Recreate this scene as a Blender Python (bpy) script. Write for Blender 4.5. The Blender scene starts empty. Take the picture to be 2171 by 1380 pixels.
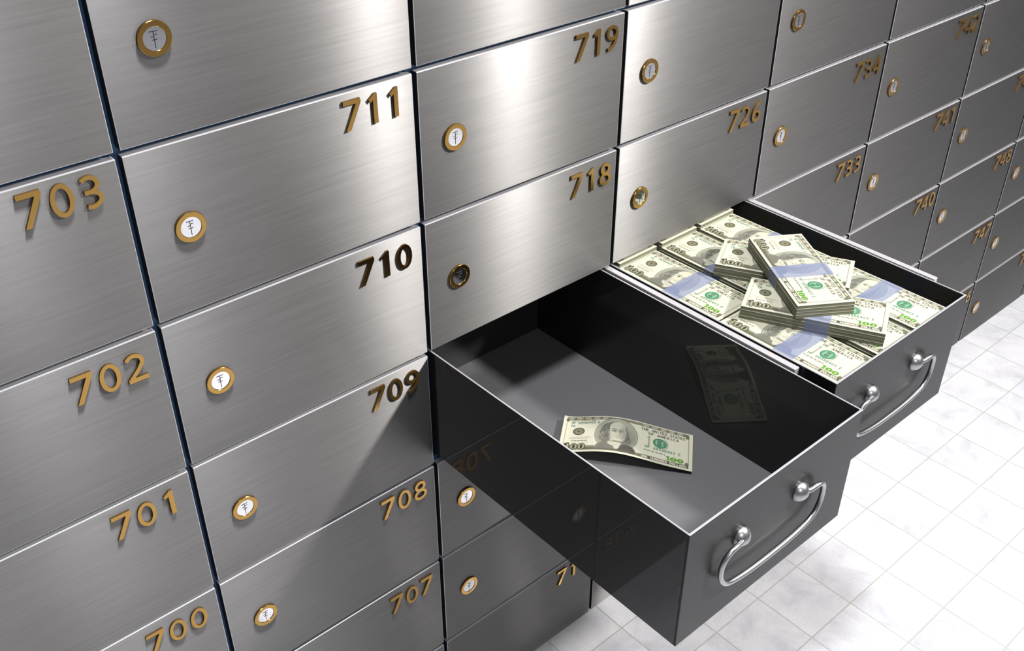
import bpy, bmesh, math, random
import numpy as np
from mathutils import Vector, Matrix

# ------------------------------------------------------------------ scale
# all measures below are in "door widths" (one steel door = 1.0); S turns them into metres
S = 0.276
H = 0.5623           # row pitch
GAP = 0.0182         # gap between doors
ZF = -3.35           # floor height, in door widths
PI = math.pi
scene = bpy.context.scene
COL = scene.collection

# ------------------------------------------------------------------ camera
cam_d = bpy.data.cameras.new('camera')
cam = bpy.data.objects.new('camera', cam_d)
COL.objects.link(cam)
cam.location = (0.10595*S, -2.64449*S, 1.1669*S)
cam.rotation_euler = (0.98167, 0.00041, -0.71956)
cam_d.sensor_width = 36.0
cam_d.lens = 2181.4437/2171*36.0
cam_d.clip_start = 0.01
cam_d.clip_end = 200
scene.camera = cam

# ------------------------------------------------------------------ world, lights, exposure
w = bpy.data.worlds.new('world'); scene.world = w
w.use_nodes = True
bg = w.node_tree.nodes['Background']
bg.inputs['Color'].default_value = (0.90, 0.90, 0.93, 1)
bg.inputs['Strength'].default_value = 0.20
scene.view_settings.view_transform = 'Standard'
scene.view_settings.look = 'None'
scene.view_settings.gamma = 1
scene.view_settings.exposure = 0.0

def area(name, loc, target, size, power, color=(1, 1, 1), shape='DISK'):
    d = bpy.data.lights.new(name, 'AREA')
    d.shape = shape; d.size = size*S; d.energy = power; d.color = color
    o = bpy.data.objects.new(name, d); COL.objects.link(o)
    o.location = Vector(loc)*S
    v = (Vector(target)-Vector(loc))
    o.rotation_euler = v.to_track_quat('-Z', 'Y').to_euler()
    return o
area('key_light', (6.8, -4.5, 3.7), (2.4, 0, -0.8), 0.6, 66, (1.0, 0.97, 0.94))
area('front_fill_light', (-0.2, -7.0, 3.6), (2.4, 0, -1.2), 1.6, 9, (1.0, 0.98, 0.96))  # added fill that brightens the back of the empty drawer, no known lamp
area('ceiling_light', (2.4, -2.0, 8.0), (3.4, -1.4, -1.0), 1.2, 76, (0.98, 0.98, 1.0))

# ------------------------------------------------------------------ node helpers
def mat(name):
    m = bpy.data.materials.new(name); m.use_nodes = True
    nt = m.node_tree
    return m, nt, nt.nodes['Principled BSDF']
def N(nt, t, **kw):
    n = nt.nodes.new(t)
    for k, v in kw.items(): setattr(n, k, v)
    return n
def L(nt, a, b): nt.links.new(a, b)
def math_n(nt, op, a, b=None, clamp=False):
    n = N(nt, 'ShaderNodeMath', operation=op); n.use_clamp = clamp
    for i, x in enumerate((a, b)):
        if x is None: continue
        if isinstance(x, (int, float)): n.inputs[i].default_value = x
        else: L(nt, x, n.inputs[i])
    return n.outputs[0]
def ramp(nt, fac, stops):
    r = N(nt, 'ShaderNodeValToRGB'); L(nt, fac, r.inputs[0])
    e = r.color_ramp.elements
    while len(e) > 1: e.remove(e[0])
    e[0].position = stops[0][0]; e[0].color = (*stops[0][1], 1)
    for p, c in stops[1:]:
        q = e.new(p); q.color = (*c, 1)
    return r.outputs[0]
def g3(v): return (v, v, v)

# brushed steel of the doors: horizontal grain, very slightly pillowed faces
def brushed(name, base=0.235, pillow=0.24, rough=0.45, aniso=1.0):
    m, nt, p = mat(name)
    tc = N(nt, 'ShaderNodeTexCoord'); oi = N(nt, 'ShaderNodeObjectInfo')
    mp = N(nt, 'ShaderNodeMapping'); mp.inputs['Scale'].default_value = (7, 7, 1500)
    off = N(nt, 'ShaderNodeCombineXYZ')
    r100 = math_n(nt, 'MULTIPLY', oi.outputs['Random'], 57.0)
    L(nt, r100, off.inputs[0]); L(nt, r100, off.inputs[2])
    L(nt, off.outputs[0], mp.inputs['Location']); L(nt, tc.outputs['Object'], mp.inputs['Vector'])
    n1 = N(nt, 'ShaderNodeTexNoise'); n1.inputs['Scale'].default_value = 1.0; n1.inputs['Detail'].default_value = 5; n1.inputs['Roughness'].default_value = 0.7
    L(nt, mp.outputs[0], n1.inputs['Vector'])
    mp2 = N(nt, 'ShaderNodeMapping'); mp2.inputs['Scale'].default_value = (12, 12, 300)
    L(nt, off.outputs[0], mp2.inputs['Location']); L(nt, tc.outputs['Object'], mp2.inputs['Vector'])
    n2 = N(nt, 'ShaderNodeTexNoise'); n2.inputs['Scale'].default_value = 1.0; n2.inputs['Detail'].default_value = 3
    L(nt, mp2.outputs[0], n2.inputs['Vector'])
    s = math_n(nt, 'ADD', math_n(nt, 'MULTIPLY', n1.outputs['Fac'], 0.6), math_n(nt, 'MULTIPLY', n2.outputs['Fac'], 0.4))
    c = ramp(nt, s, [(0.3, (base*.84, base*.825, base*.81)), (0.5, (base, base*.98, base*.965)), (0.7, (base*1.14, base*1.12, base*1.10))])
    L(nt, c, p.inputs['Base Color'])
    p.inputs['Metallic'].default_value = 1.0
    p.inputs['Roughness'].default_value = rough
    p.inputs['Anisotropic'].default_value = aniso
    tg = N(nt, 'ShaderNodeCombineXYZ'); tg.inputs[0].default_value = 0; tg.inputs[2].default_value = 1
    L(nt, tg.outputs[0], p.inputs['Tangent'])
    geo = N(nt, 'ShaderNodeNewGeometry')
    sc = N(nt, 'ShaderNodeVectorMath', operation='MULTIPLY')
    L(nt, tc.outputs['Object'], sc.inputs[0]); sc.inputs[1].default_value = (pillow/S, 0, pillow*2.0/S)
    ad = N(nt, 'ShaderNodeVectorMath', operation='ADD')
    L(nt, geo.outputs['Normal'], ad.inputs[0]); L(nt, sc.outputs[0], ad.inputs[1])
    nm = N(nt, 'ShaderNodeVectorMath', operation='NORMALIZE'); L(nt, ad.outputs[0], nm.inputs[0])
    bp = N(nt, 'ShaderNodeBump'); bp.inputs['Strength'].default_value = 0.06; bp.inputs['Distance'].default_value = 0.0004
    L(nt, s, bp.inputs['Height']); L(nt, nm.outputs[0], bp.inputs['Normal'])
    L(nt, bp.outputs[0], p.inputs['Normal'])
    p2 = N(nt, 'ShaderNodeBsdfPrincipled')
    L(nt, c, p2.inputs['Base Color']); L(nt, tg.outputs[0], p2.inputs['Tangent']); L(nt, bp.outputs[0], p2.inputs['Normal'])
    p2.inputs['Metallic'].default_value = 1.0; p2.inputs['Roughness'].default_value = 0.66; p2.inputs['Anisotropic'].default_value = 0.6
    mx = N(nt, 'ShaderNodeMixShader'); mx.inputs[0].default_value = 0.42
    L(nt, p.outputs[0], mx.inputs[1]); L(nt, p2.outputs[0], mx.inputs[2])
    L(nt, mx.outputs[0], nt.nodes['Material Output'].inputs['Surface'])
    return m
M_STEEL = brushed('brushed_steel')

def simple(name, col, metallic=0.0, rough=0.4, coat=0.0, coat_rough=0.03, spec=0.5, bump=0.0, bscale=400, alpha=None):
    m, nt, p = mat(name)
    tc = N(nt, 'ShaderNodeTexCoord')
    n = N(nt, 'ShaderNodeTexNoise'); n.inputs['Scale'].default_value = bscale; n.inputs['Detail'].default_value = 3
    L(nt, tc.outputs['Object'], n.inputs['Vector'])
    c = ramp(nt, n.outputs['Fac'], [(0.3, tuple(x*.975 for x in col)), (0.7, tuple(min(1, x*1.025) for x in col))])
    L(nt, c, p.inputs['Base Color'])
    p.inputs['Metallic'].default_value = metallic; p.inputs['Roughness'].default_value = rough
    p.inputs['Coat Weight'].default_value = coat; p.inputs['Coat Roughness'].default_value = coat_rough
    p.inputs['Specular IOR Level'].default_value = spec
    if bump:
        b = N(nt, 'ShaderNodeBump'); b.inputs['Strength'].default_value = bump; b.inputs['Distance'].default_value = 0.0005
        L(nt, n.outputs['Fac'], b.inputs['Height']); L(nt, b.outputs[0], p.inputs['Normal'])
    if alpha is not None: p.inputs['Alpha'].default_value = alpha
    return m
M_STEDGE = simple('satin_steel_edge', (0.50, 0.495, 0.51), 0.4, 0.36)
M_STSIDE = simple('door_side_shaded', (0.014, 0.014, 0.016), 0.0, 0.45, spec=.3)  # near-black copy of the edge steel, shade on upright sides put into colour
M_GOLD = simple('polished_brass', (0.50, 0.30, 0.085), 1.0, 0.17)
M_BRONZE = simple('dark_bronze_edge', (0.10, 0.055, 0.016), 0.5, 0.55)
M_MIRROR = simple('polished_lock_face', (0.90, 0.90, 0.92), 1.0, 0.05)
M_BLACK = simple('keyhole_black', (0.006, 0.006, 0.007), 0.0, 0.5)
M_BLUE = simple('blue_cabinet_paint', (0.030, 0.085, 0.19), 0.0, 0.45, bump=.05)
M_GRAPHITE = simple('graphite_lacquer', (0.019, 0.019, 0.020), 0.0, 0.36, coat=0.06, coat_rough=0.05, spec=0.18, bump=0.02, bscale=1500)
M_SIDE = simple('graphite_shaded_side', (0.009, 0.009, 0.010), 0.0, 0.4, coat=0.45, spec=0.25, coat_rough=0.02)  # darker copy of the drawer metal, shade on the side walls painted in
M_GFLOOR = simple('graphite_lit_bottom', (0.165, 0.165, 0.17), 0.35, 0.38, coat=0.12, coat_rough=0.15, bscale=1500)  # paler copy of the drawer metal, light from above painted in
M_CHROME = simple('brushed_handle_steel', (0.42, 0.42, 0.43), 1.0, 0.33)
M_RAIL = simple('pale_rail_steel', (0.55, 0.53, 0.55), 0.4, 0.33)
M_LITEDGE = simple('lit_edge_steel', (0.62, 0.62, 0.63), 0.6, 0.33)  # pale colour standing for light caught by the drawer wall tops
M_BAND = simple('blue_currency_band', (0.22, 0.255, 0.39), 0.0, 0.45, alpha=0.56)

def floor_mat():
    m, nt, p = mat('white_ceramic_tiles')
    tc = N(nt, 'ShaderNodeTexCoord')
    sp = N(nt, 'ShaderNodeSeparateXYZ'); L(nt, tc.outputs['Object'], sp.inputs[0])
    nz = N(nt, 'ShaderNodeTexNoise'); nz.inputs['Scale'].default_value = 130; nz.inputs['Detail'].default_value = 2
    L(nt, tc.outputs['Object'], nz.inputs['Vector'])
    wob = math_n(nt, 'MULTIPLY', math_n(nt, 'SUBTRACT', nz.outputs['Fac'], 0.5), 0.010)
    def line(coord, o, pitch):
        t = math_n(nt, 'DIVIDE', math_n(nt, 'SUBTRACT', coord, o*S), pitch*S)
        t = math_n(nt, 'ADD', t, wob)
        f = math_n(nt, 'FRACT', math_n(nt, 'ADD', t, 0.5))
        return math_n(nt, 'ABSOLUTE', math_n(nt, 'SUBTRACT', f, 0.5)), t
    dx, tx = line(sp.outputs[0], 3.409, 0.3647)
    dy, ty = line(sp.outputs[1], -0.202, 0.3635)
    d = math_n(nt, 'MINIMUM', dx, dy)
    gr = N(nt, 'ShaderNodeMapRange'); gr.inputs[1].default_value = 0.006; gr.inputs[2].default_value = 0.013
    gr.inputs[3].default_value = 1; gr.inputs[4].default_value = 0; L(nt, d, gr.inputs[0])
    # per tile tone
    cx = N(nt, 'ShaderNodeCombineXYZ'); L(nt, math_n(nt, 'FLOOR', tx), cx.inputs[0]); L(nt, math_n(nt, 'FLOOR', ty), cx.inputs[1])
    wn = N(nt, 'ShaderNodeTexWhiteNoise', noise_dimensions='3D'); L(nt, cx.outputs[0], wn.inputs['Vector'])
    # marbled mottling
    ofs = N(nt, 'ShaderNodeVectorMath', operation='MULTIPLY_ADD'); L(nt, wn.outputs['Color'], ofs.inputs[0])
    ofs.inputs[1].default_value = (3, 3, 3); L(nt, tc.outputs['Object'], ofs.inputs[2])
    n1 = N(nt, 'ShaderNodeTexNoise'); n1.inputs['Scale'].default_value = 14; n1.inputs['Detail'].default_value = 8; n1.inputs['Roughness'].default_value = .65; n1.inputs['Distortion'].default_value = .6
    L(nt, ofs.outputs[0], n1.inputs['Vector'])
    base = ramp(nt, n1.outputs['Fac'], [(0.25, (.45, .45, .48)), (0.5, (.60, .60, .63)), (0.75, (.69, .69, .71))])
    n2 = N(nt, 'ShaderNodeTexNoise'); n2.inputs['Scale'].default_value = 600; n2.inputs['Detail'].default_value = 2
    L(nt, tc.outputs['Object'], n2.inputs['Vector'])
    sp2 = N(nt, 'ShaderNodeMix', data_type='RGBA', blend_type='MULTIPLY'); sp2.inputs[0].default_value = 0.25
    L(nt, base, sp2.inputs[6]); L(nt, ramp(nt, n2.outputs['Fac'], [(.3, g3(.6)), (.7, g3(1.15))]), sp2.inputs[7])
    mx = N(nt, 'ShaderNodeMix', data_type='RGBA'); L(nt, math_n(nt, 'MULTIPLY', gr.outputs[0], .8), mx.inputs[0])
    L(nt, sp2.outputs[2], mx.inputs[6]); mx.inputs[7].default_value = (.33, .35, .30, 1)
    L(nt, mx.outputs[2], p.inputs['Base Color'])
    rg = N(nt, 'ShaderNodeMapRange'); rg.inputs[3].default_value = 0.10; rg.inputs[4].default_value = 0.6; L(nt, gr.outputs[0], rg.inputs[0])
    L(nt, rg.outputs[0], p.inputs['Roughness'])
    b = N(nt, 'ShaderNodeBump'); b.inputs['Strength'].default_value = .25; b.inputs['Distance'].default_value = .001; b.invert = True
    L(nt, gr.outputs[0], b.inputs['Height']); L(nt, b.outputs[0], p.inputs['Normal'])
    return m
M_FLOOR = floor_mat()

def paper_edge_mat():
    m, nt, p = mat('paper_edges')
    tc = N(nt, 'ShaderNodeTexCoord')
    mp = N(nt, 'ShaderNodeMapping'); mp.inputs['Scale'].default_value = (30, 30, 5000); L(nt, tc.outputs['Object'], mp.inputs[0])
    n = N(nt, 'ShaderNodeTexNoise'); n.inputs['Scale'].default_value = 1; n.inputs['Detail'].default_value = 3; L(nt, mp.outputs[0], n.inputs['Vector'])
    c = ramp(nt, n.outputs['Fac'], [(.3, (.08, .08, .05)), (.5, (.16, .16, .11)), (.72, (.28, .28, .20))])
    L(nt, c, p.inputs['Base Color']); p.inputs['Roughness'].default_value = .8
    b = N(nt, 'ShaderNodeBump'); b.inputs['Strength'].default_value = .4; b.inputs['Distance'].default_value = .0005
    L(nt, n.outputs['Fac'], b.inputs['Height']); L(nt, b.outputs[0], p.inputs['Normal'])
    return m
M_EDGE = paper_edge_mat()
def paper_mat(name, col):
    m = simple(name, col, 0, .7, spec=.2, bscale=300); return m
M_PAPER = paper_mat('cream_paper', (.46, .455, .35))
def note_mat():
    m, nt, p = mat('printed_note')
    a = N(nt, 'ShaderNodeVertexColor'); a.layer_name = 'print'
    L(nt, a.outputs['Color'], p.inputs['Base Color']); p.inputs['Roughness'].default_value = .65
    p.inputs['Specular IOR Level'].default_value = .25
    return m
M_NOTE = note_mat()

# ------------------------------------------------------------------ object helpers
def obj(name, bm, m, parent=None, loc=(0, 0, 0), smooth=False):
    """bm holds coordinates in door widths"""
    me = bpy.data.meshes.new(name)
    bmesh.ops.recalc_face_normals(bm, faces=bm.faces)
    bm.to_mesh(me); bm.free()
    for v in me.vertices: v.co *= S
    if smooth:
        for f in me.polygons: f.use_smooth = True
    for x in (m if isinstance(m, (list, tuple)) else [m]): me.materials.append(x)
    o = bpy.data.objects.new(name, me); COL.objects.link(o)
    o.parent = parent; o.location = Vector(loc)*S
    return o
def thing(name, label, cat, loc=(0, 0, 0), rotz=0, group=None):
    o = bpy.data.objects.new(name, None); COL.objects.link(o)
    o.empty_display_size = .02
    o.location = Vector(loc)*S; o.rotation_euler = (0, 0, rotz)
    o['label'] = label; o['category'] = cat
    if group: o['group'] = group
    return o
def child_copy(src, parent):
    c = src.copy(); COL.objects.link(c); c.parent = parent
    for ch in list(src.children): child_copy(ch, c)
    return c
def box(bm, x0, x1, y0, y1, z0, z1, mi=0):
    vs = [bm.verts.new(p) for p in ((x0, y0, z0), (x1, y0, z0), (x1, y1, z0), (x0, y1, z0), (x0, y0, z1), (x1, y0, z1), (x1, y1, z1), (x0, y1, z1))]
    for f in ((0, 3, 2, 1), (4, 5, 6, 7), (0, 1, 5, 4), (1, 2, 6, 5), (2, 3, 7, 6), (3, 0, 4, 7)):
        bm.faces.new([vs[i] for i in f]).material_index = mi
def bevel_all(bm, off, seg=2):
    bmesh.ops.bevel(bm, geom=list(bm.edges), offset=off, segments=seg, affect='EDGES', profile=.5)
def lathe(bm, prof, n, axis_pt=(0, 0, 0)):
    """prof: (radius, depth) pairs, spun round the y axis; depth is along y"""
    rings = []
    for r, y in prof:
        if r < 1e-6: rings.append([bm.verts.new((axis_pt[0], axis_pt[1]+y, axis_pt[2]))])
        else: rings.append([bm.verts.new((axis_pt[0]+r*math.cos(2*PI*k/n), axis_pt[1]+y, axis_pt[2]+r*math.sin(2*PI*k/n))) for k in range(n)])
    for a, b in zip(rings, rings[1:]):
        for k in range(n):
            k2 = (k+1) % n
            if len(a) == 1 and len(b) == 1: continue
            if len(a) == 1: bm.faces.new((a[0], b[k], b[k2]))
            elif len(b) == 1: bm.faces.new((a[k], b[0], a[k2]))
            else: bm.faces.new((a[k], b[k], b[k2], a[k2]))
def tube(bm, pts, r, n=12, cap=True):
    pts = [Vector(p) for p in pts]; rings = []
    up = None
    for i, p in enumerate(pts):
        t = (pts[min(i+1, len(pts)-1)]-pts[max(i-1, 0)]).normalized()
        if up is None: up = Vector((0, 1, 0))
        a = (up-t*up.dot(t)).normalized(); up = a; b = t.cross(a)
        rings.append([bm.verts.new(p+(a*math.cos(2*PI*k/n)+b*math.sin(2*PI*k/n))*r) for k in range(n)])
    for a, b in zip(rings, rings[1:]):
        for k in range(n): bm.faces.new((a[k], a[(k+1) % n], b[(k+1) % n], b[k]))
    if cap: bm.faces.new(rings[0]); bm.faces.new(rings[-1])
def spline(P, k=8):
    P = [Vector(p) for p in P]; out = []
    Q = [P[0]*2-P[1]]+P+[P[-1]*2-P[-2]]
    for i in range(1, len(Q)-2):
        a, b, c, d = Q[i-1:i+3]
        for j in range(k):
            t = j/k
            out.append(.5*((2*b)+(c-a)*t+(2*a-5*b+4*c-d)*t*t+(3*b-a-3*c+d)*t**3))
    out.append(P[-1]); return out

# ------------------------------------------------------------------ glyphs (height 1)
def arc(cx, cy, rx, ry, a0, a1, n=18):
    return [(cx+rx*math.cos(math.radians(a0+(a1-a0)*k/n)), cy+ry*math.sin(math.radians(a0+(a1-a0)*k/n))) for k in range(n+1)]
# each digit: list of ('poly', outline) or ('open'/'ring', centre line)
DIG = {
 '0': [('ring', arc(.325, .5, .25, .425, 0, 360, 40)[:-1])],
 '1': [('poly', [(.47, 1), (.36, 1), (.14, .83), (.22, .72), (.31, .79), (.31, 0), (.47, 0)])],
 '2': [('open', arc(.29, .69, .25, .235, 152, -28, 20)+[(.40, .42), (.10, .12)]), ('poly', [(.02, .15), (.02, 0), (.64, 0), (.64, .15)])],
 '3': [('open', arc(.27, .715, .235, .21, 140, -90, 20)), ('open', [(.12, .505), (.27, .505)]), ('open', arc(.25, .29, .29, .215, 90, -115, 22))],
 '4': [('poly', [(.36, 1), (.54, 1), (.16, .37), (0, .37), (0, .33)]), ('poly', [(0, .37), (0, .24), (.66, .24), (.66, .37)]), ('poly', [(.40, 1), (.54, 1), (.54, 0), (.40, 0)])],
 '5': [('poly', [(.10, 1), (.57, 1), (.57, .86), (.22, .86), (.20, .56), (.07, .52)]), ('open', [(.10, .55)]+arc(.25, .315, .29, .24, 85, -120, 22))],
 '6': [('ring', arc(.34, .30, .24, .225, 0, 360, 36)[:-1]), ('open', arc(.57, .33, .47, .60, 92, 183, 20))],
 '7': [('poly', [(0, 1), (.64, 1), (.66, .87), (.22, 0), (.05, 0), (.475, .85), (0, .85)])],
 '8': [('ring', arc(.32, .73, .205, .195, 0, 360, 32)[:-1]), ('ring', arc(.32, .29, .25, .215, 0, 360, 36)[:-1])],
 '9': [('ring', arc(.31, .70, .24, .225, 0, 360, 36)[:-1]), ('open', arc(.08, .67, .47, .60, -88, 3, 20))],
}
def ribbon_sides(path, closed, hw):
    n = len(path); Ls, Rs = [], []
    for i in range(n):
        if closed: a, b = path[i-1], path[(i+1) % n]
        else: a, b = path[max(i-1, 0)], path[min(i+1, n-1)]
        dx, dy = b[0]-a[0], b[1]-a[1]; l = math.hypot(dx, dy) or 1
        nx, ny = -dy/l*hw, dx/l*hw
        Ls.append((path[i][0]+nx, path[i][1]+ny)); Rs.append((path[i][0]-nx, path[i][1]-ny))
    return Ls, Rs
def digit_bm(ch, h=.100, depth=.0078, hw=.064):
    """stands on the plane y=0, faces -y, lower left corner at the origin"""
    bm = bmesh.new()
    for kind, P in DIG[ch]:
        depth += .0002
        if kind == 'poly':
            f = [bm.verts.new((x*h, -depth, z*h)) for x, z in P]; b = [bm.verts.new((x*h, 0, z*h)) for x, z in P]
            bm.faces.new(f); bm.faces.new(b[::-1])
            for i in range(len(P)): bm.faces.new((f[i], b[i], b[(i+1) % len(P)], f[(i+1) % len(P)]))
        else:
            closed = kind == 'ring'
            A, B = ribbon_sides(P, closed, hw)
            q = [[bm.verts.new((x*h, y, z*h)) for x, z in X] for X, y in ((A, -depth), (B, -depth), (A, 0), (B, 0))]
            n = len(P)
            for i in range(n if closed else n-1):
                j = (i+1) % n
                bm.faces.new((q[0][i], q[0][j], q[1][j], q[1][i])); bm.faces.new((q[2][i], q[3][i], q[3][j], q[2][j]))
                bm.faces.new((q[0][i], q[2][i], q[2][j], q[0][j])); bm.faces.new((q[1][i], q[1][j], q[3][j], q[3][i]))
            if not closed:
                for i in (0, n-1): bm.faces.new((q[0][i], q[1][i], q[3][i], q[2][i]))
    return bm
DIGIT_MESH = {}
def digit_obj(ch, parent, x, z):
    if ch not in DIGIT_MESH:
        b = digit_bm(ch); b.normal_update()
        for f in b.faces:
            if abs(f.normal.y) < .5: f.material_index = 1
        o = obj('digit', b, [M_GOLD, M_BRONZE], parent, (x, 0, z)); DIGIT_MESH[ch] = o.data
    else:
        o = bpy.data.objects.new('digit', DIGIT_MESH[ch]); COL.objects.link(o)
        o.parent = parent; o.location = Vector((x, 0, z))*S
    return o

# ------------------------------------------------------------------ floor and cabinet carcass
bm = bmesh.new(); box(bm, -14, 26, -26, 1.2, ZF-.3, ZF)
fl = obj('floor', bm, M_FLOOR); fl['kind'] = 'structure'
C0, C1, R0, R1 = -2, 11, -4, 5
OPEN = {(2, 2), (3, 2)}
bm = bmesh.new()
YC = 0.036
for c in range(C0, C1+1):
    for r in range(R0, R1+1):
        x0, x1, z1, z0 = c, c+1, -r*H, -(r+1)*H
        if r == R1: z0 = ZF
        if (c, r) in OPEN:
            a, b_, t, u = x0+.002, x0+.958, z1-.002, z0+.008
            box(bm, x0-.0, a, YC, .75, z0, z1); box(bm, b_, x1, YC, .75, z0, z1)
            box(bm, a, b_, YC, .75, t, z1); box(bm, a, b_, YC, .75, z0, u)
            box(bm, a, b_, .72, .75, u, t)
        else: box(bm, x0, x1, YC, .75, z0, z1)
ca = obj('wall_back', bm, M_BLUE); ca['kind'] = 'structure'

# ------------------------------------------------------------------ doors
PW, PH, PT = 1-GAP, H-GAP, 0.034
bm = bmesh.new(); box(bm, -PW/2, PW/2, -0.0, PT, -PH/2, PH/2); bevel_all(bm, .003, 2); bm.normal_update()
for f in bm.faces:
    if abs(f.normal.y) < .99 or f.calc_area() < .1: f.material_index = 2 if (f.normal.x < -.9 or f.normal.x > .9) else 1
panel_src = obj('panel', bm, [M_STEEL, M_STEDGE, M_STSIDE]); COL.objects.unlink(panel_src)
LX, RO, RI = .158, .0485, .0325
bm = bmesh.new()
lathe(bm, [(RI, 0), (RI, -.0088), (RI+.001, -.0098), (RO-.0013, -.0098), (RO, -.0085), (RO, 0)], 64)
bm.normal_update()
for f in bm.faces:
    if abs(f.normal.y) < .3: f.material_index = 1
ring_src = obj('lock', bm, [M_GOLD, M_BRONZE], smooth=False)
ring_used = False
bm = bmesh.new(); lathe(bm, [(0, -.0075), (RI-.0003, -.0075), (RI-.0003, 0)], 64)
face_src = obj('lock_face', bm, M_MIRROR, ring_src)
bm = bmesh.new()
for (a, b_, c_, d_) in ((-.0125, .0105, .0185, .0206), (-.0022, -.0002, -.0255, .0195), (-.001, .0085, .0095, .0114), (-.0100, 0, .0045, .0064), (-.0085, .0065, -.0040, -.0022)):
    box(bm, a, b_, -.0081, -.0070, c_, d_)
obj('keyhole', bm, M_BLACK, ring_src)

def number_of(c, r):
    n = 703+8*c-r
    return n
NUMZ = {(0, 0): -.027, (0, 1): -.0517, (0, 2): -.0444, (0, 3): -.050, (1, 0): -.034, (1, 1): -.0477, (1, 2): -.037, (1, 3): -.040,
        (1, 4): -.0478, (2, 0): -.042, (2, 1): -.0437, (3, 1): -.0387, (4, 1): -.0517, (4, 2): -.0444, (5, 1): -.0397, (5, 2): -.0324, (5, 3): -.029, (6, 3): -.035}
STEEL_GROUP = 'numbered deposit box doors of the vault wall'
VIS_NUM = set()
def door(c, r):
    global ring_used
    n = number_of(c, r)
    cx, cz = c+.5, -(r+.5)*H
    t = thing('safe_deposit_box', DOOR_LABEL(c, r, n), 'safe deposit box', (cx, 0, cz), 0, STEEL_GROUP)
    p = panel_src.copy(); COL.objects.link(p); p.parent = t
    if not ring_used: lk = ring_src; lk.parent = t; ring_used = True
    else: lk = child_copy(ring_src, t)
    lk.location = Vector((.165-.0047*c-.0016*r-.5, 0, .0067))*S
    zt_ = NUMZ.get((c, r), -.041)
    x_ = (.7135, .716, .729, .721, .727, .728)[max(0, min(c, 5))]-.5
    for k, ch in enumerate('' if r <= -1 or (r == 0 and c >= 3) else str(n)):
        digit_obj(ch, t, x_+(0, .081, .162)[k], H/2+zt_-.100)
    return t
NB = {}   # extra words for doors whose number is out of view or hidden
def DOOR_LABEL(c, r, n):
    if (c, r) in NB: return NB[(c, r)]
    cw = {-2: 'second column beyond the left edge', -1: 'column beyond the left edge', 0: 'leftmost column in view', 1: 'second column from the left', 2: 'third column from the left', 3: 'fourth column from the left',
          4: 'fifth column from the left', 5: 'sixth column from the left', 6: 'seventh column from the left', 7: 'eighth column from the left'}.get(c, 'column number %d from the left' % (c+1))
    if c > 7: cw = ('ninth', 'tenth', 'eleventh', 'twelfth', 'thirteenth')[c-8]+' column, far right'
    if r < 0: return 'steel door in the %s, %s above the first numbered row' % (cw, {-1: 'just', -2: 'two', -3: 'three', -4: 'four'}[r])
    if r == 0 and c >= 3: return 'steel door in the %s, top row, number out of view' % cw
    rw = ('first', 'second', 'third', 'fourth', 'fifth', 'bottom')[r]
    return 'brushed steel door numbered %d, %s, %s row' % (n, cw, rw)
NB[(0, -1)] = 'brushed steel door directly above door 703, only its lower right part in view'
NB[(1, -1)] = 'brushed steel door directly above door 711, with a large bright lock at top left'
NB[(2, -1)] = 'brushed steel door directly above door 719, only its bottom strip in view'
NB[(3, -1)] = 'brushed steel door two above door 726, only a thin sliver at the top edge'
NB[(3, 0)] = 'bright brushed steel door right of door 719 and directly above door 726'
NB[(4, 0)] = 'brushed steel door directly above door 734, its lock near the top edge'
NB[(5, 0)] = 'brushed steel door directly above door 742, only its lower part in view'
NB[(6, 1)] = 'brushed steel door right of door 742 with its lock near the right edge'
NB[(2, 3)] = 'brushed steel door right of door 708, directly under the empty drawer, number hidden'
NB[(2, 4)] = 'brushed steel door right of door 707, second under the empty drawer, number hidden'
NB[(2, 5)] = 'bottom steel door with only a seven and a one showing beside the empty drawer'
NB[(3, 5)] = 'bottom steel door mostly hidden behind the empty drawer, a dark corner showing'
NB[(6, 5)] = 'bottom steel door numbered 746, its digits half behind the full drawer corner'
NB[(6, 4)] = 'brushed steel deposit box door numbered 747, just past the end of the far rail'
NB[(5, 4)] = 'brushed steel door under door 740, cut off by the far slide rail'
NB[(1, 5)] = 'bottom row steel door under door 707, only a thin wedge at the lower edge'
NB[(0, 4)] = 'brushed steel door under door 700, at the lower left corner'
NB[(6, 2)] = 'brushed steel door right of door 741, its number cut off after two digits'
NB[(7, 2)] = 'brushed steel door at the right edge, right of the cut off number 749'
NB[(7, 3)] = 'brushed steel door right of door 748 with its lock at the right edge'
NB[(7, 4)] = 'brushed steel door right of door 747 with its lock in view, number out of frame'
NB[(7, 5)] = 'bottom steel door right of door 746, its lock above the white floor'
NB[(4, 3)] = 'brushed steel door under door 733, hidden behind the full drawer'
NB[(4, 4)] = 'brushed steel door two under door 733, hidden behind the full drawer'
MARGIN = {}
def px(P):
    v = cam_inv @ (Vector(P)*S)
    if v.z >= -1e-4: return None
    f = 2181.4437
    return (1085.5-f*v.x/v.z, 690+f*v.y/v.z)
cam_inv = (Matrix.Translation(cam.location) @ cam.rotation_euler.to_matrix().to_4x4()).inverted()
for c in range(C0, C1+1):
    for r in range(R0, R1+1):
        if (c, r) in OPEN: continue
        q = [px((c+a, 0, -(r+b_)*H)) for a in (0, .5, 1) for b_ in (0, .5, 1)]
        q = [k for k in q if k]
        if not q: continue
        xs = [k[0] for k in q]; ys = [k[1] for k in q]
        if max(xs) < -500 or min(xs) > 2171+250 or max(ys) < -300 or min(ys) > 1380+600: continue
        door(c, r)

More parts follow.
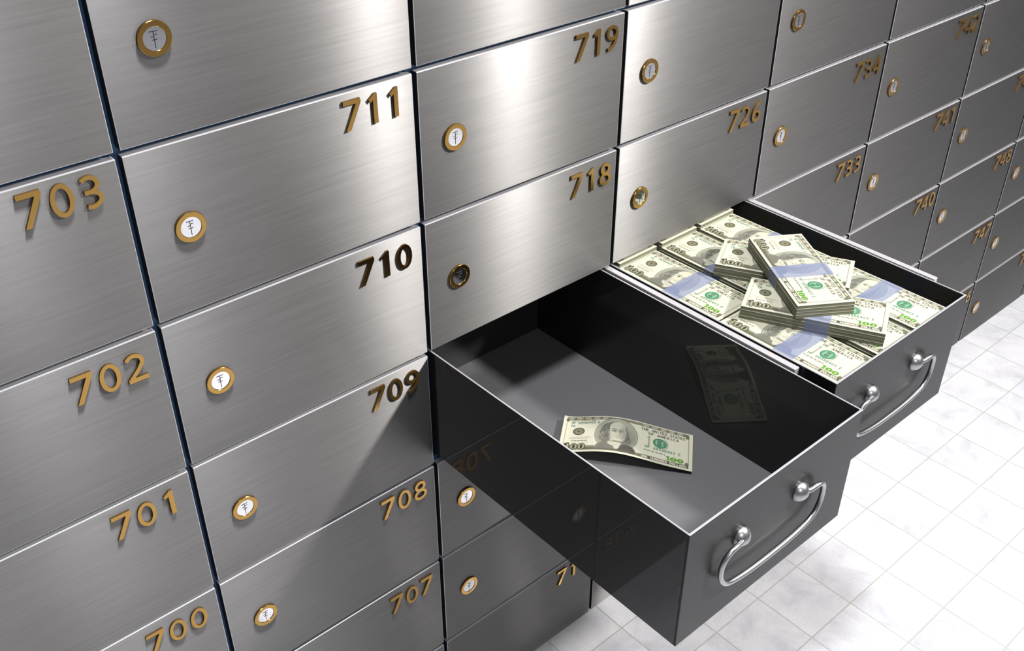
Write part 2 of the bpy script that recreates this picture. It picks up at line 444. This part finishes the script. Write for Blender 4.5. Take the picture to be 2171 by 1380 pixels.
# ------------------------------------------------------------------ drawers
def make_drawer(x0, yf, yb, label):
    """x0: left side, yf: front face, yb: back face"""
    W, zt, zb, T = .940, -1.1255, -1.640, .0065
    t = thing('deposit_drawer', label, 'drawer', (x0+W/2, yf, zb))
    ox, oy, oz = x0+W/2, yf, zb
    def B(name, m, a, b_, c_, d_, e, f, bev=.0012):
        bm = bmesh.new(); box(bm, a-ox, b_-ox, c_-oy, d_-oy, e-oz, f-oz)
        if bev: bevel_all(bm, bev, 2)
        return obj(name, bm, m, t)
    B('drawer_front', M_GRAPHITE, x0, x0+W, yf, yf+.008, zb, zt, .0018)
    B('drawer_back', M_GRAPHITE, x0, x0+W, yb-.008, yb, zb, zt)
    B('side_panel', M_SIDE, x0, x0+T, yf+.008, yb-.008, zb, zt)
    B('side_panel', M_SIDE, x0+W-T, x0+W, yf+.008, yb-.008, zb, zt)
    B('drawer_bottom', M_GFLOOR, x0+T, x0+W-T, yf+.008, yb-.008, zb, zb+.010, 0)
    bm = bmesh.new(); e_ = .0026
    for a, b_, c_, d_ in ((x0, x0+W, yf, yf+.008), (x0, x0+W, yb-.008, yb), (x0, x0+T, yf+.008, yb-.008), (x0+W-T, x0+W, yf+.008, yb-.008)):
        box(bm, a-ox, b_-ox, c_-oy, d_-oy, zt-oz, zt+e_-oz)
    bevel_all(bm, .0008, 1); obj('lit_edge', bm, M_LITEDGE, t)  # added strips that paint the lit top edges of the walls
    # handle
    hx, hz = x0+.443-ox, -1.307-oz
    bm = bmesh.new()
    P = [(-.165, -.018, .002), (-.195, -.026, .004), (-.225, -.030, .008), (-.250, -.030, .002), (-.273, -.028, -.020), (-.282, -.026, -.060), (-.277, -.026, -.103), (-.253, -.027, -.141), (-.212, -.028, -.160), (-.12, -.030, -.172), (0, -.030, -.176)]
    P = P+[(-a, b_, c_) for a, b_, c_ in P[-2::-1]]
    tube(bm, [(a+hx, b_, c_+hz) for a, b_, c_ in spline(P, 6)], .0098, 14)
    hd = obj('handle', bm, M_CHROME, t, smooth=True)
    for s in (-1, 1):
        bm = bmesh.new()
        prof = [(.0385, 0), (.0392, -.003), (.0385, -.007), (.0350, -.015), (.0290, -.0225), (.0205, -.0295), (.0105, -.0345), (0, -.0362)]
        lathe(bm, prof, 40, (hx+s*.163, 0, hz))
        obj('knob', bm, M_CHROME, hd, smooth=True)
    return t
make_drawer(2.008, -1.300, .412, 'open black drawer holding one loose banknote, nearest the camera')
make_drawer(3.008, -1.150, .568, 'open black drawer filled with banded stacks of banknotes')
for i, x in enumerate((2.970, 3.966)):
    bm = bmesh.new(); box(bm, -.014, .014, 0, 1.022, -.11, 0); bevel_all(bm, .0025, 2)
    r = obj('slide_rail', bm, M_RAIL, None, (x+.016, -.992, -1.1275))
    r['category'] = 'rail'; r['group'] = 'slide rails beside the open drawers'
    r['label'] = ('pale steel slide rail between the empty drawer and the full drawer', 'pale steel slide rail along the far right side of the full drawer')[i]

# ------------------------------------------------------------------ the printed face of a note, as a colour grid
NW, NH = 520, 221
LEN, WID = .565, .2405
ASP = LEN/WID
SSX, SSY = NW*2, NH*2
yy, xx = np.mgrid[0:SSY, 0:SSX]
XX = ((xx+.5)/SSX*ASP).astype(np.float32); YY = ((yy+.5)/SSY).astype(np.float32)
PAPER = (.86, .85, .72)
IMG = np.ones((SSY, SSX, 3), np.float32)*np.array((.86, .85, .72), np.float32)
PX = 1.0/SSY
rng = np.random.RandomState(5)
def sl(x0, x1, y0, y1):
    return (slice(max(0, int(y0/PX)-2), min(SSY, int(y1/PX)+3)), slice(max(0, int(x0/PX)-2), min(SSX, int(x1/PX)+3)))
def blend(reg, a, col):
    a = np.clip(a, 0, 1)[..., None]
    IMG[reg] = IMG[reg]*(1-a)+np.asarray(col, np.float32)*a
def fill_ell(cx, cy, rx, ry, col, op=1, soft=.006, rot=0.0):
    m = max(rx, ry)+.03
    r = sl(cx-m, cx+m, cy-m, cy+m); X = XX[r]-cx; Y = YY[r]-cy
    c_, s_ = math.cos(rot), math.sin(rot)
    u = X*c_+Y*s_; v = -X*s_+Y*c_
    d = (1-np.sqrt((u/rx)**2+(v/ry)**2))*min(rx, ry)
    blend(r, op*np.clip(d/soft+.5, 0, 1), col)
def rect(x0, x1, y0, y1, col, op=1):
    r = sl(x0, x1, y0, y1); X = XX[r]; Y = YY[r]
    blend(r, op*((X > x0) & (X < x1) & (Y > y0) & (Y < y1)).astype(np.float32), col)
def stroke(P, w_, col, op=1):
    P = np.array(P, np.float32)
    r = sl(P[:, 0].min()-w_, P[:, 0].max()+w_, P[:, 1].min()-w_, P[:, 1].max()+w_); X = XX[r]; Y = YY[r]
    D = np.full(X.shape, 9., np.float32)
    for a, b_ in zip(P, P[1:]):
        d = b_-a; l = max(float(d@d), 1e-9)
        t = np.clip(((X-a[0])*d[0]+(Y-a[1])*d[1])/l, 0, 1)
        D = np.minimum(D, (X-a[0]-t*d[0])**2+(Y-a[1]-t*d[1])**2)
    blend(r, op*np.clip((w_/2-np.sqrt(D))/PX+.5, 0, 1), col)
LET = {
 'A': [[(0, 0), (.3, 1), (.6, 0)], [(.12, .35), (.48, .35)]], 'C': [arc(.33, .5, .3, .48, 50, 310)], 'D': [[(.05, 0), (.05, 1), (.3, 1)]+arc(.3, .5, .3, .5, 90, -90, 8)+[(.05, 0)]],
 'E': [[(.55, 0), (.05, 0), (.05, 1), (.55, 1)], [(.05, .5), (.45, .5)]], 'F': [[(.05, 0), (.05, 1), (.55, 1)], [(.05, .5), (.45, .5)]], 'H': [[(.05, 0), (.05, 1)], [(.6, 0), (.6, 1)], [(.05, .5), (.6, .5)]],
 'I': [[(.3, 0), (.3, 1)]], 'L': [[(.05, 1), (.05, 0), (.55, 0)]], 'M': [[(.0, 0), (.05, 1), (.33, .3), (.6, 1), (.66, 0)]], 'N': [[(.05, 0), (.05, 1), (.6, 0), (.6, 1)]],
 'O': [arc(.33, .5, .3, .48, 0, 360)], 'R': [[(.05, 0), (.05, 1), (.35, 1)]+arc(.35, .75, .23, .25, 90, -90, 6)+[(.05, .5)], [(.3, .5), (.6, 0)]],
 'S': [arc(.32, .74, .25, .25, 30, 270, 10)+arc(.32, .25, .27, .25, 90, -150, 10)], 'T': [[(0, 1), (.6, 1)], [(.3, 0), (.3, 1)]], 'U': [[(.05, 1), (.05, .3)]+arc(.32, .28, .27, .28, 180, 360, 8)+[(.59, 1)]],
 'V': [[(0, 1), (.3, 0), (.6, 1)]], '0': [arc(.3, .5, .25, .46, 0, 360)], '1': [[(.12, .8), (.32, 1), (.32, 0)]], '3': [arc(.28, .74, .25, .25, 140, -90, 10)+arc(.28, .25, .28, .25, 90, -140, 10)],
 '4': [[(.45, 0), (.45, 1), (.02, .3), (.62, .3)]], '5': [[(.55, 1), (.1, 1), (.08, .55)]+arc(.28, .3, .28, .3, 110, -130, 10)], '6': [arc(.3, .28, .27, .28, 0, 360), arc(.55, .3, .52, .68, 95, 180, 8)],
 '8': [arc(.3, .75, .22, .24, 0, 360), arc(.3, .26, .27, .26, 0, 360)]}
def text(s, x, y, h, wdt, sw, col, sx=1.0, op=1, curve=0.0):
    """writes s from x over the width wdt"""
    adv = wdt/len(s)
    for i, ch in enumerate(s):
        if ch == ' ': continue
        yo = y+curve*math.sin(PI*(i+.5)/len(s))
        for P in LET[ch]: stroke([(x+i*adv+a*adv*1.15*sx, yo+b_*h) for a, b_ in P], sw, col, op)
OL = (.085, .08, .045); OL2 = (.20, .195, .13); TEAL = (.10, .30, .22); GRN = (.22, .45, .10); INK = (.06, .06, .05)
A_ = ASP
def noise_band(x0, x1, y0, y1, base, amp):
    r = sl(x0, x1, y0, y1); X = XX[r]; Y = YY[r]
    msk = ((X > x0) & (X < x1) & (Y > y0) & (Y < y1)).astype(np.float32)
    v = .5+.25*np.sin(X*190+3*np.sin(Y*80))+.25*np.sin(Y*240+4*np.sin(X*60))
    blend(r, msk*(1-amp*v), base)
# frame
noise_band(.07, A_-.07, .905, .965, OL2, .45); stroke([(.07, .90), (A_-.07, .90)], .008, OL); stroke([(.07, .966), (A_-.07, .966)], .006, OL)
for cx in np.arange(.14, .9, .155): fill_ell(cx, .935, .055, .02, (.62, .61, .48)); stroke([(cx+.075, .91), (cx+.085, .96)], .012, OL)
for cx in np.arange(A_-.85, A_-.1, .155): fill_ell(cx, .935, .055, .02, (.62, .61, .48)); stroke([(cx+.075, .91), (cx+.085, .96)], .012, OL)
noise_band(A_-.92, A_-.07, .05, .135, OL, .25)
text('ONE HUNDRED DOLLARS', A_-.90, .068, .048, .80, .012, (.88, .87, .74))
noise_band(.40, A_-.92, .05, .13, OL2, .5)
rect(.062, .078, .2, .9, OL2, .7); rect(A_-.082, A_-.066, .13, .9, OL2, .85)
for y in np.arange(.15, .9, .02): rect(.055, .085, y, y+.008, (.85, .84, .70)); rect(A_-.09, A_-.058, y, y+.006, (.80, .79, .66))
for (x, y) in ((.085, .885), (A_-.10, .885), (A_-.10, .15)): fill_ell(x, y, .035, .05, OL2, .9)
# big lower-left 100 in its engraved panel
noise_band(.07, .62, .052, .17, OL2, .55)
for x, ch in ((.13, '1'), (.20, '0'), (.335, '0')):
    if ch == '1': stroke([(x-.02, .20), (x+.02, .225), (x+.02, .06)], .06, OL); stroke([(x+.02, .21), (x+.02, .065)], .034, (.50, .49, .38))
    else:
        fill_ell(x+.06, .145, .075, .088, OL); fill_ell(x+.06, .145, .058, .07, (.50, .49, .38)); fill_ell(x+.06, .145, .022, .06, OL)
# lettering
text('FEDERAL RESERVE NOTE', .14, .862, .020, .46, .007, (.22, .10, .06))
text('HF 68586403 E', .16, .785, .052, .52, .0115, TEAL)
text('F6', .16, .695, .050, .075, .0125, TEAL)
# left seal
fill_ell(.31, .565, .105, .105, OL); fill_ell(.31, .565, .088, .088, (.40, .39, .27)); fill_ell(.31, .565, .080, .080, OL)
fill_ell(.31, .565, .055, .055, (.45, .44, .30))
for k in range(24):
    a = k*PI/12; stroke([(.31+.060*math.cos(a), .565+.06*math.sin(a)), (.31+.074*math.cos(a), .565+.074*math.sin(a))], .006, (.62, .60, .44))
stroke([(.28, .60), (.31, .53), (.34, .60)], .012, OL); stroke([(.27, .56), (.35, .56)], .012, OL); stroke([(.31, .53), (.31, .61)], .010, OL)
for y, x0, x1 in ((.405, .16, .52), (.385, .20, .48), (.365, .16, .54)):
    x = x0
    while x < x1:
        l = .012+.022*rng.rand(); stroke([(x, y), (x+l, y)], .007, (.30, .28, .18), .9); x += l+.008
def scribble(x0, x1, y, amp, n):
    stroke([(x0+(x1-x0)*t/n, y+amp*math.sin(t*1.9)*(.5+.5*math.sin(t*.7+1))) for t in range(n+1)], .009, INK, .9)
scribble(.20, .48, .305, .018, 40); scribble(.70, .72, .3, .01, 3)
scribble(A_-.86, A_-.48, .275, .024, 46)
for y in (.245,):
    x = .24
    while x < .5: stroke([(x, y), (x+.02, y)], .006, (.3, .28, .2)); x += .03
# portrait oval with a plain engraved figure
pc, pv = .985, .50
fill_ell(pc, pv, .385, .455, (.16, .16, .12)); fill_ell(pc, pv, .375, .445, (.56, .56, .47))
fill_ell(pc, pv, .350, .42, (.34, .34, .29)); 
r = sl(pc-.4, pc+.4, 0.03, .97)
msk = (((XX[r]-pc)/.35)**2+((YY[r]-pv)/.42)**2 < 1).astype(np.float32)
blend(r, msk*(.5+.5*np.sin(YY[r]*420))*.55, (.70, .70, .60))
blend(r, msk*np.clip((YY[r]-.45)*1.2, 0, .6), (.68, .68, .58))
HD = (.13, .13, .11); HM = (.27, .27, .235); FL = (.78, .775, .655); FM = (.54, .535, .45); FD = (.22, .22, .185)
# coat, neck scarf
fill_ell(pc-.03, .09, .34, .24, (.30, .30, .26), 1, .02); fill_ell(pc+.20, .11, .16, .15, (.15, .15, .13), 1, .02)
for k in range(22):
    stroke([(pc-.32+k*.030, .06), (pc-.25+k*.027, .18), (pc-.14+k*.018, .32)], .005, HD, .55)
fill_ell(pc-.03, .29, .13, .10, (.72, .715, .61), 1, .02, -.3); fill_ell(pc+.02, .20, .055, .09, (.70, .69, .59), 1, .015)
for k in range(5): stroke([(pc-.15+k*.012, .36-k*.02), (pc-.04+k*.01, .24-k*.012), (pc+.10, .29-k*.02)], .005, FM, .8)
# hair: falls from the crown to the shoulders on both sides
for dx, dy, a_, b2, ro in ((-.10, .76, .13, .07, .5), (-.17, .66, .09, .13, 0), (-.205, .54, .09, .15, 0), (-.215, .42, .085, .13, .1), (-.17, .35, .07, .08, 0), (.165, .62, .035, .12, .1), (.185, .50, .055, .13, .1), (.205, .39, .065, .10, .2), (.17, .33, .06, .06, 0)):
    fill_ell(pc+dx, dy, a_, b2, HM, .95, .025, ro)
for k in range(70):
    left = k % 3 != 0
    bx = pc+(-.125-.15*rng.rand() if left else .15+.09*rng.rand()); by = .38+.36*rng.rand()*(1 if left else .75)
    ln = .06+.06*rng.rand(); sg = -1 if left else 1
    pts = [(bx+sg*.018*math.sin(t*1.1+k), by-ln*t/4) for t in range(5)]
    stroke(pts, .006, (HD, (.52, .52, .45))[k % 2], .75)
for k in range(10): stroke([(pc-.02-.03*k*.5, .855-.006*k), (pc-.10-.010*k, .80-.012*k), (pc-.15-.010*k, .70-.012*k)], .006, (HD, (.50, .50, .43))[k % 2], .7)
# face: bare forehead, cheeks, heavy jaw, turned a little to the right
fill_ell(pc+.012, .70, .140, .145, FL, 1, .012, 0); fill_ell(pc+.020, .58, .150, .17, FL, 1, .012); fill_ell(pc+.030, .45, .132, .13, FL, 1, .012); fill_ell(pc+.045, .385, .095, .075, FL, 1, .012)
fill_ell(pc+.135, .58, .030, .17, FM, .9, .03, .05); fill_ell(pc+.125, .44, .040, .09, FM, .85, .03, -.2); fill_ell(pc-.075, .42, .035, .09, FM, .55, .04, .3)
fill_ell(pc+.02, .315, .10, .022, FD, .85, .02); fill_ell(pc+.11, .72, .04, .08, FM, .45, .04)
fill_ell(pc-.128, .55, .022, .045, FM, 1, .01); stroke([(pc-.135, .575), (pc-.12, .55), (pc-.128, .52)], .006, FD)
for ex, ew in ((-.040, .040), (.082, .034)):
    fill_ell(pc+ex, .600, ew+.012, .034, FM, .75, .02); fill_ell(pc+ex, .594, ew*.8, .014, (.66, .65, .55), 1, .008); fill_ell(pc+ex+.004, .595, .014, .015, INK, 1, .006)
    stroke([(pc+ex-ew, .600), (pc+ex-.01, .616), (pc+ex+ew, .602)], .010, HD, .9)
    stroke([(pc+ex-ew-.008, .640), (pc+ex, .660), (pc+ex+ew+.006, .642)], .014, FD, .9); stroke([(pc+ex-ew, .57), (pc+ex, .558), (pc+ex+ew, .568)], .006, FM, .9)
stroke([(pc+.040, .63), (pc+.058, .56), (pc+.078, .505), (pc+.070, .485), (pc+.035, .480), (pc+.018, .490)], .010, FD, .9)
fill_ell(pc+.072, .535, .014, .05, FM, .8, .02); fill_ell(pc+.045, .487, .03, .012, FM, .7, .01)
stroke([(pc-.015, .430), (pc+.035, .438), (pc+.085, .432)], .010, HD, .95); stroke([(pc+.0, .415), (pc+.04, .408), (pc+.075, .415)], .007, FM); stroke([(pc+.005, .385), (pc+.065, .387)], .008, FM, .9)
stroke([(pc-.01, .500), (pc-.035, .455), (pc-.03, .425)], .007, FM, .9); stroke([(pc-.05, .365), (pc-.01, .335), (pc+.06, .325)], .008, FM, .9)
for k in range(4): stroke([(pc-.07, .725+k*.03), (pc+.02, .735+k*.03), (pc+.10, .727+k*.03)], .004, FM, .5)
r = sl(pc-.2, pc+.22, .3, .9)
blend(r, (((XX[r]-pc-.02)/.16)**2+((YY[r]-.58)/.27)**2 < 1)*(.5+.5*np.sin((YY[r]+.15*XX[r])*520))*np.clip((XX[r]-pc)/.16, .05, 1)*.45, FM)
rect(.5, A_-.92, .0, .05, tuple(.999*x for x in PAPER)); noise_band(.45, A_-.92, .05, .10, OL2, .5)
# right half
DK = (.07, .07, .06)
text('THE UNITED STATES', A_-.93, .800, .056, .80, .0105, DK, 1, .9, .014)
text('THE UNITED STATES', A_-.922, .793, .056, .80, .006, OL2, 1, .8, .014)
text('OF AMERICA', A_-.80, .715, .055, .56, .0105, DK, 1, .9, .0)
text('OF AMERICA', A_-.792, .708, .055, .56, .006, OL2, 1, .8, .0)
for x in np.arange(A_-.92, A_-.16, .02): stroke([(x, .792+.006*math.sin(x*40)), (x+.012, .800)], .006, OL2, .8)
for x in np.arange(A_-.80, A_-.30, .02): stroke([(x, .712), (x+.012, .720)], .006, OL2, .8)
stroke([(A_-.78, .66), (A_-.78, .42)], .028, (.40, .40, .36), .85); stroke([(A_-.81, .62), (A_-.78, .66)], .02, (.40, .40, .36), .85)
stroke(arc(A_-.55, .54, .105, .15, -60, 60, 14), .022, (.42, .42, .37), .8)
sc_x, sc_y = A_-.585, .54
fill_ell(sc_x, sc_y, .125, .130, (.05, .30, .17)); fill_ell(sc_x, sc_y, .108, .112, (.22, .50, .33))
for k in range(28):
    a = k*PI/14; stroke([(sc_x+.085*math.cos(a), sc_y+.09*math.sin(a)), (sc_x+.112*math.cos(a), sc_y+.118*math.sin(a))], .007, (.04, .24, .14))
fill_ell(sc_x, sc_y, .065, .07, (.07, .33, .19)); stroke([(sc_x-.06, sc_y-.05), (sc_x-.06, sc_y+.06)], .02, (.5, .62, .48)); stroke([(sc_x+.045, sc_y-.05), (sc_x+.045, sc_y+.06)], .02, (.5, .62, .48))
stroke([(sc_x-.06, sc_y+.01), (sc_x+.05, sc_y+.01)], .018, (.5, .62, .48)); rect(sc_x-.02, sc_x+.012, sc_y-.10, sc_y+.10, (.25, .28, .24), .7)
text('HF 68586403 E', A_-.84, .345, .056, .64, .012, TEAL)
gx = A_-.43
stroke([(gx-.02, .24), (gx+.005, .25), (gx+.005, .165)], .036, GRN); stroke([(gx-.03, .163), (gx+.04, .163)], .014, GRN)
for k in (.095, .215): fill_ell(gx+k, .205, .060, .055, GRN); rect(gx+k-.007, gx+k+.007, .175, .235, (.82, .84, .66))
# fine speckle so large areas are not flat
IMG *= (1+.05*(rng.rand(SSY, SSX, 1)-.5)).astype(np.float32)
IMG = np.array((.46, .452, .35))*np.clip(IMG/np.array(PAPER), .001, 1.05)**1.2
SM = IMG.reshape(NH, 2, NW, 2, 3).mean((1, 3))
# grid mesh with one colour per face corner cell (point colours)
def note_mesh(name, shape=None):
    nx, ny = NW, NH
    gx_, gy_ = np.meshgrid(np.linspace(0, 1, nx), np.linspace(0, 1, ny))
    co = np.zeros((ny*nx, 3), np.float32)
    if shape is None:
        co[:, 0] = (gx_.ravel()-.5)*LEN; co[:, 1] = (gy_.ravel()-.5)*WID
    else: co[:] = shape(gx_.ravel(), gy_.ravel())
    co *= S
    i = np.arange((ny-1)*(nx-1)); r_, c_ = i//(nx-1), i % (nx-1); a = r_*nx+c_
    f = np.stack([a, a+1, a+1+nx, a+nx], 1).astype(np.int32)
    me = bpy.data.meshes.new(name)
    me.vertices.add(len(co)); me.vertices.foreach_set('co', co.ravel())
    me.loops.add(f.size); me.loops.foreach_set('vertex_index', f.ravel())
    me.polygons.add(len(f)); me.polygons.foreach_set('loop_start', np.arange(0, f.size, 4, dtype=np.int32))
    me.update(calc_edges=True)
    ca_ = me.color_attributes.new('print', 'FLOAT_COLOR', 'POINT')
    rgba = np.ones((ny*nx, 4), np.float32); rgba[:, :3] = SM.reshape(-1, 3)
    ca_.data.foreach_set('color', rgba.ravel())
    me.polygons.foreach_set('use_smooth', np.ones(len(f), bool))
    me.materials.append(M_NOTE); me.validate()
    return me

# ------------------------------------------------------------------ banded bundles
BH = .060
def make_bundle():
    t = thing('banknote_bundle', 'x', 'money', (0, 0, 0))
    bm = bmesh.new()
    rr = random.Random(3)
    nl = 4; hh = (BH-.0006)/nl
    for k in range(nl):
        jx, jy = rr.uniform(-.0012, .0012), rr.uniform(-.0012, .0012)
        if k == nl-1: jx = jy = 0
        z0 = k*hh
        box(bm, -LEN/2+jx, LEN/2+jx, -WID/2+jy, WID/2+jy, z0, z0+hh*.90)
        box(bm, -LEN/2+jx-.0008, LEN/2+jx+.0008, -WID/2+jy-.0008, WID/2+jy+.0008, z0+hh*.90, z0+hh, 1)
    obj('note_stack', bm, [M_EDGE, M_PAPER], t)
    o = bpy.data.objects.new('printed_note', note_mesh('printed_note')); COL.objects.link(o); o.parent = t
    o.location = (0, 0, (BH-.0002)*S)
    # band: a closed loop round the middle
    bx0, bx1 = -.5*LEN+.455*LEN, -.5*LEN+.625*LEN
    e = .0022; th = .0012
    bm = bmesh.new()
    def loop(x, o_): 
        a, h0, h1 = WID/2+e+o_, -.0002, BH+.0006+o_
        return [(x, -a, h0), (x, a, h0), (x, a, h1), (x, -a, h1)]
    L0 = [bm.verts.new(p) for p in loop(bx0, 0)]; L1 = [bm.verts.new(p) for p in loop(bx1, 0)]
    for i in (1, 2, 3): bm.faces.new((L0[i], L0[(i+1) % 4], L1[(i+1) % 4], L1[i]))
    obj('paper_band', bm, M_BAND, t)
    return t
proto = make_bundle()
first = True
def bundle(cx, cy, z, ang, label, group, sz=1.0):
    global first
    if first: t = proto; first = False
    else:
        t = proto.copy(); COL.objects.link(t)
        for ch in list(proto.children): child_copy(ch, t)
    t.location = Vector((cx, cy, z))*S; t.rotation_euler = (0, 0, ang); t.scale = (1, 1, sz)
    t['label'] = label; t['group'] = group
    return t
ANG = -PI/2     # notes lie lengthways along the drawer, their left end towards the wall
xs = (3.048+WID/2, 3.326+WID/2, 3.596+WID/2)
side = ('left', 'middle', 'right')
zb0 = -1.630
GRP = 'banded bundles of hundred dollar notes in the full drawer'
def q_center(p0, p1, p2):     # from back-left, back-right, front-left corners of the top
    pass
# loose bundles on top (seen best, so placed first)
def from_corners(bl, br, fl):
    """bl/br: corners of the note's left end (far), fl: corner at the right end on bl's side"""
    bl, br, fl = (Vector((*p, 0)) for p in (bl, br, fl))
    d = (fl-bl).normalized()
    e = (br-bl).normalized()
    c_ = bl+d*LEN/2+e*WID/2
    return c_.x, c_.y, math.atan2(d.y, d.x)
Z1 = zb0+8*BH; 
cx, cy, an = from_corners((3.517, -.335), (3.714, -.468), (3.212, -.812))
bundle(cx, cy, Z1+BH+.001, an, 'topmost banded note bundle, lying askew across two others', GRP)
# middle: left end corners (3.34,-.50)/(3.127,-.613), right end corners (3.604,-.995)/(3.377,-1.113)
cx, cy, an = (3.341+3.127+3.604+3.377)/4, (-.50-.613-.995-1.113)/4, math.atan2((-.995+.5-1.113+.613)/2, (3.604-3.341+3.377-3.127)/2)
bundle(cx, cy, Z1+.0007, an, 'banded note bundle under the topmost one, at the front left of the pile', GRP)
cx, cy, an = (3.525+3.306+3.795+3.565)/4, (-.205-.325-.705-.826)/4, math.atan2((-.705+.205-.826+.325)/2, (3.795-3.525+3.565-3.306)/2)
bundle(cx, cy, Z1+.0007, an, 'banded note bundle under the topmost one, at the back of the pile', GRP)
desc = ['left row, nearest the wall', 'middle row, nearest the wall', 'right row, nearest the wall, mostly covered', 'left row, nearest the drawer front', 'middle row, nearest the drawer front, half covered', 'right row, nearest the drawer front']
for j, yc in enumerate((-.2815, -.857)):
    for i in range(3):
        y_ = yc
        for k in range(8):
            if k == 7: lb = 'flat banded note bundle in the drawer, '+desc[j*3+i]
            else: lb = 'banded note bundle buried beneath the top layer of the full drawer'
            bundle(xs[i], y_, zb0+k*BH+.0003, ANG, lb, GRP if k == 7 else 'buried bundles in the full drawer')
for i in range(3):
    for k in range(8):
        lb = 'note bundle end just showing under door 726, %s of three' % side[i] if k == 7 else 'note bundle deep inside the wall behind the full drawer'
        bundle(xs[i], .0045+LEN/2-.012, zb0+k*BH*1.045+.0003, ANG, lb, GRP if k == 7 else 'buried bundles inside the wall', 1.045)

# ------------------------------------------------------------------ the loose note in the empty drawer
o0 = Vector((2.549, -.198)); d0 = Vector((.323, -.427)).normalized(); p0 = Vector((-.181, -.149)).normalized()
ZP = np.polyfit([0, .16, .31, .40, .52, .64, .83, 1], [.028, .037, .051, .056, .052, .040, .022, .010], 5)
def shape(u, v):
    s = u*.546; q = (1-v)*.238
    z = np.polyval(ZP, u)+.006*(1-v)
    out = np.zeros((len(u), 3), np.float32)
    out[:, 0] = d0.x*s+p0.x*q; out[:, 1] = d0.y*s+p0.y*q; out[:, 2] = z
    return out
nt_ = bpy.data.objects.new('banknote', note_mesh('banknote', shape)); COL.objects.link(nt_)
nt_.location = Vector((o0.x, o0.y, -1.6298))*S
nt_.data.materials.append(M_PAPER)
so = nt_.modifiers.new('thickness', 'SOLIDIFY'); so.thickness = .0009*S; so.offset = -1; so.material_offset = 1; so.material_offset_rim = 1
nt_['label'] = 'single curled hundred dollar note lying in the empty drawer'; nt_['category'] = 'money'
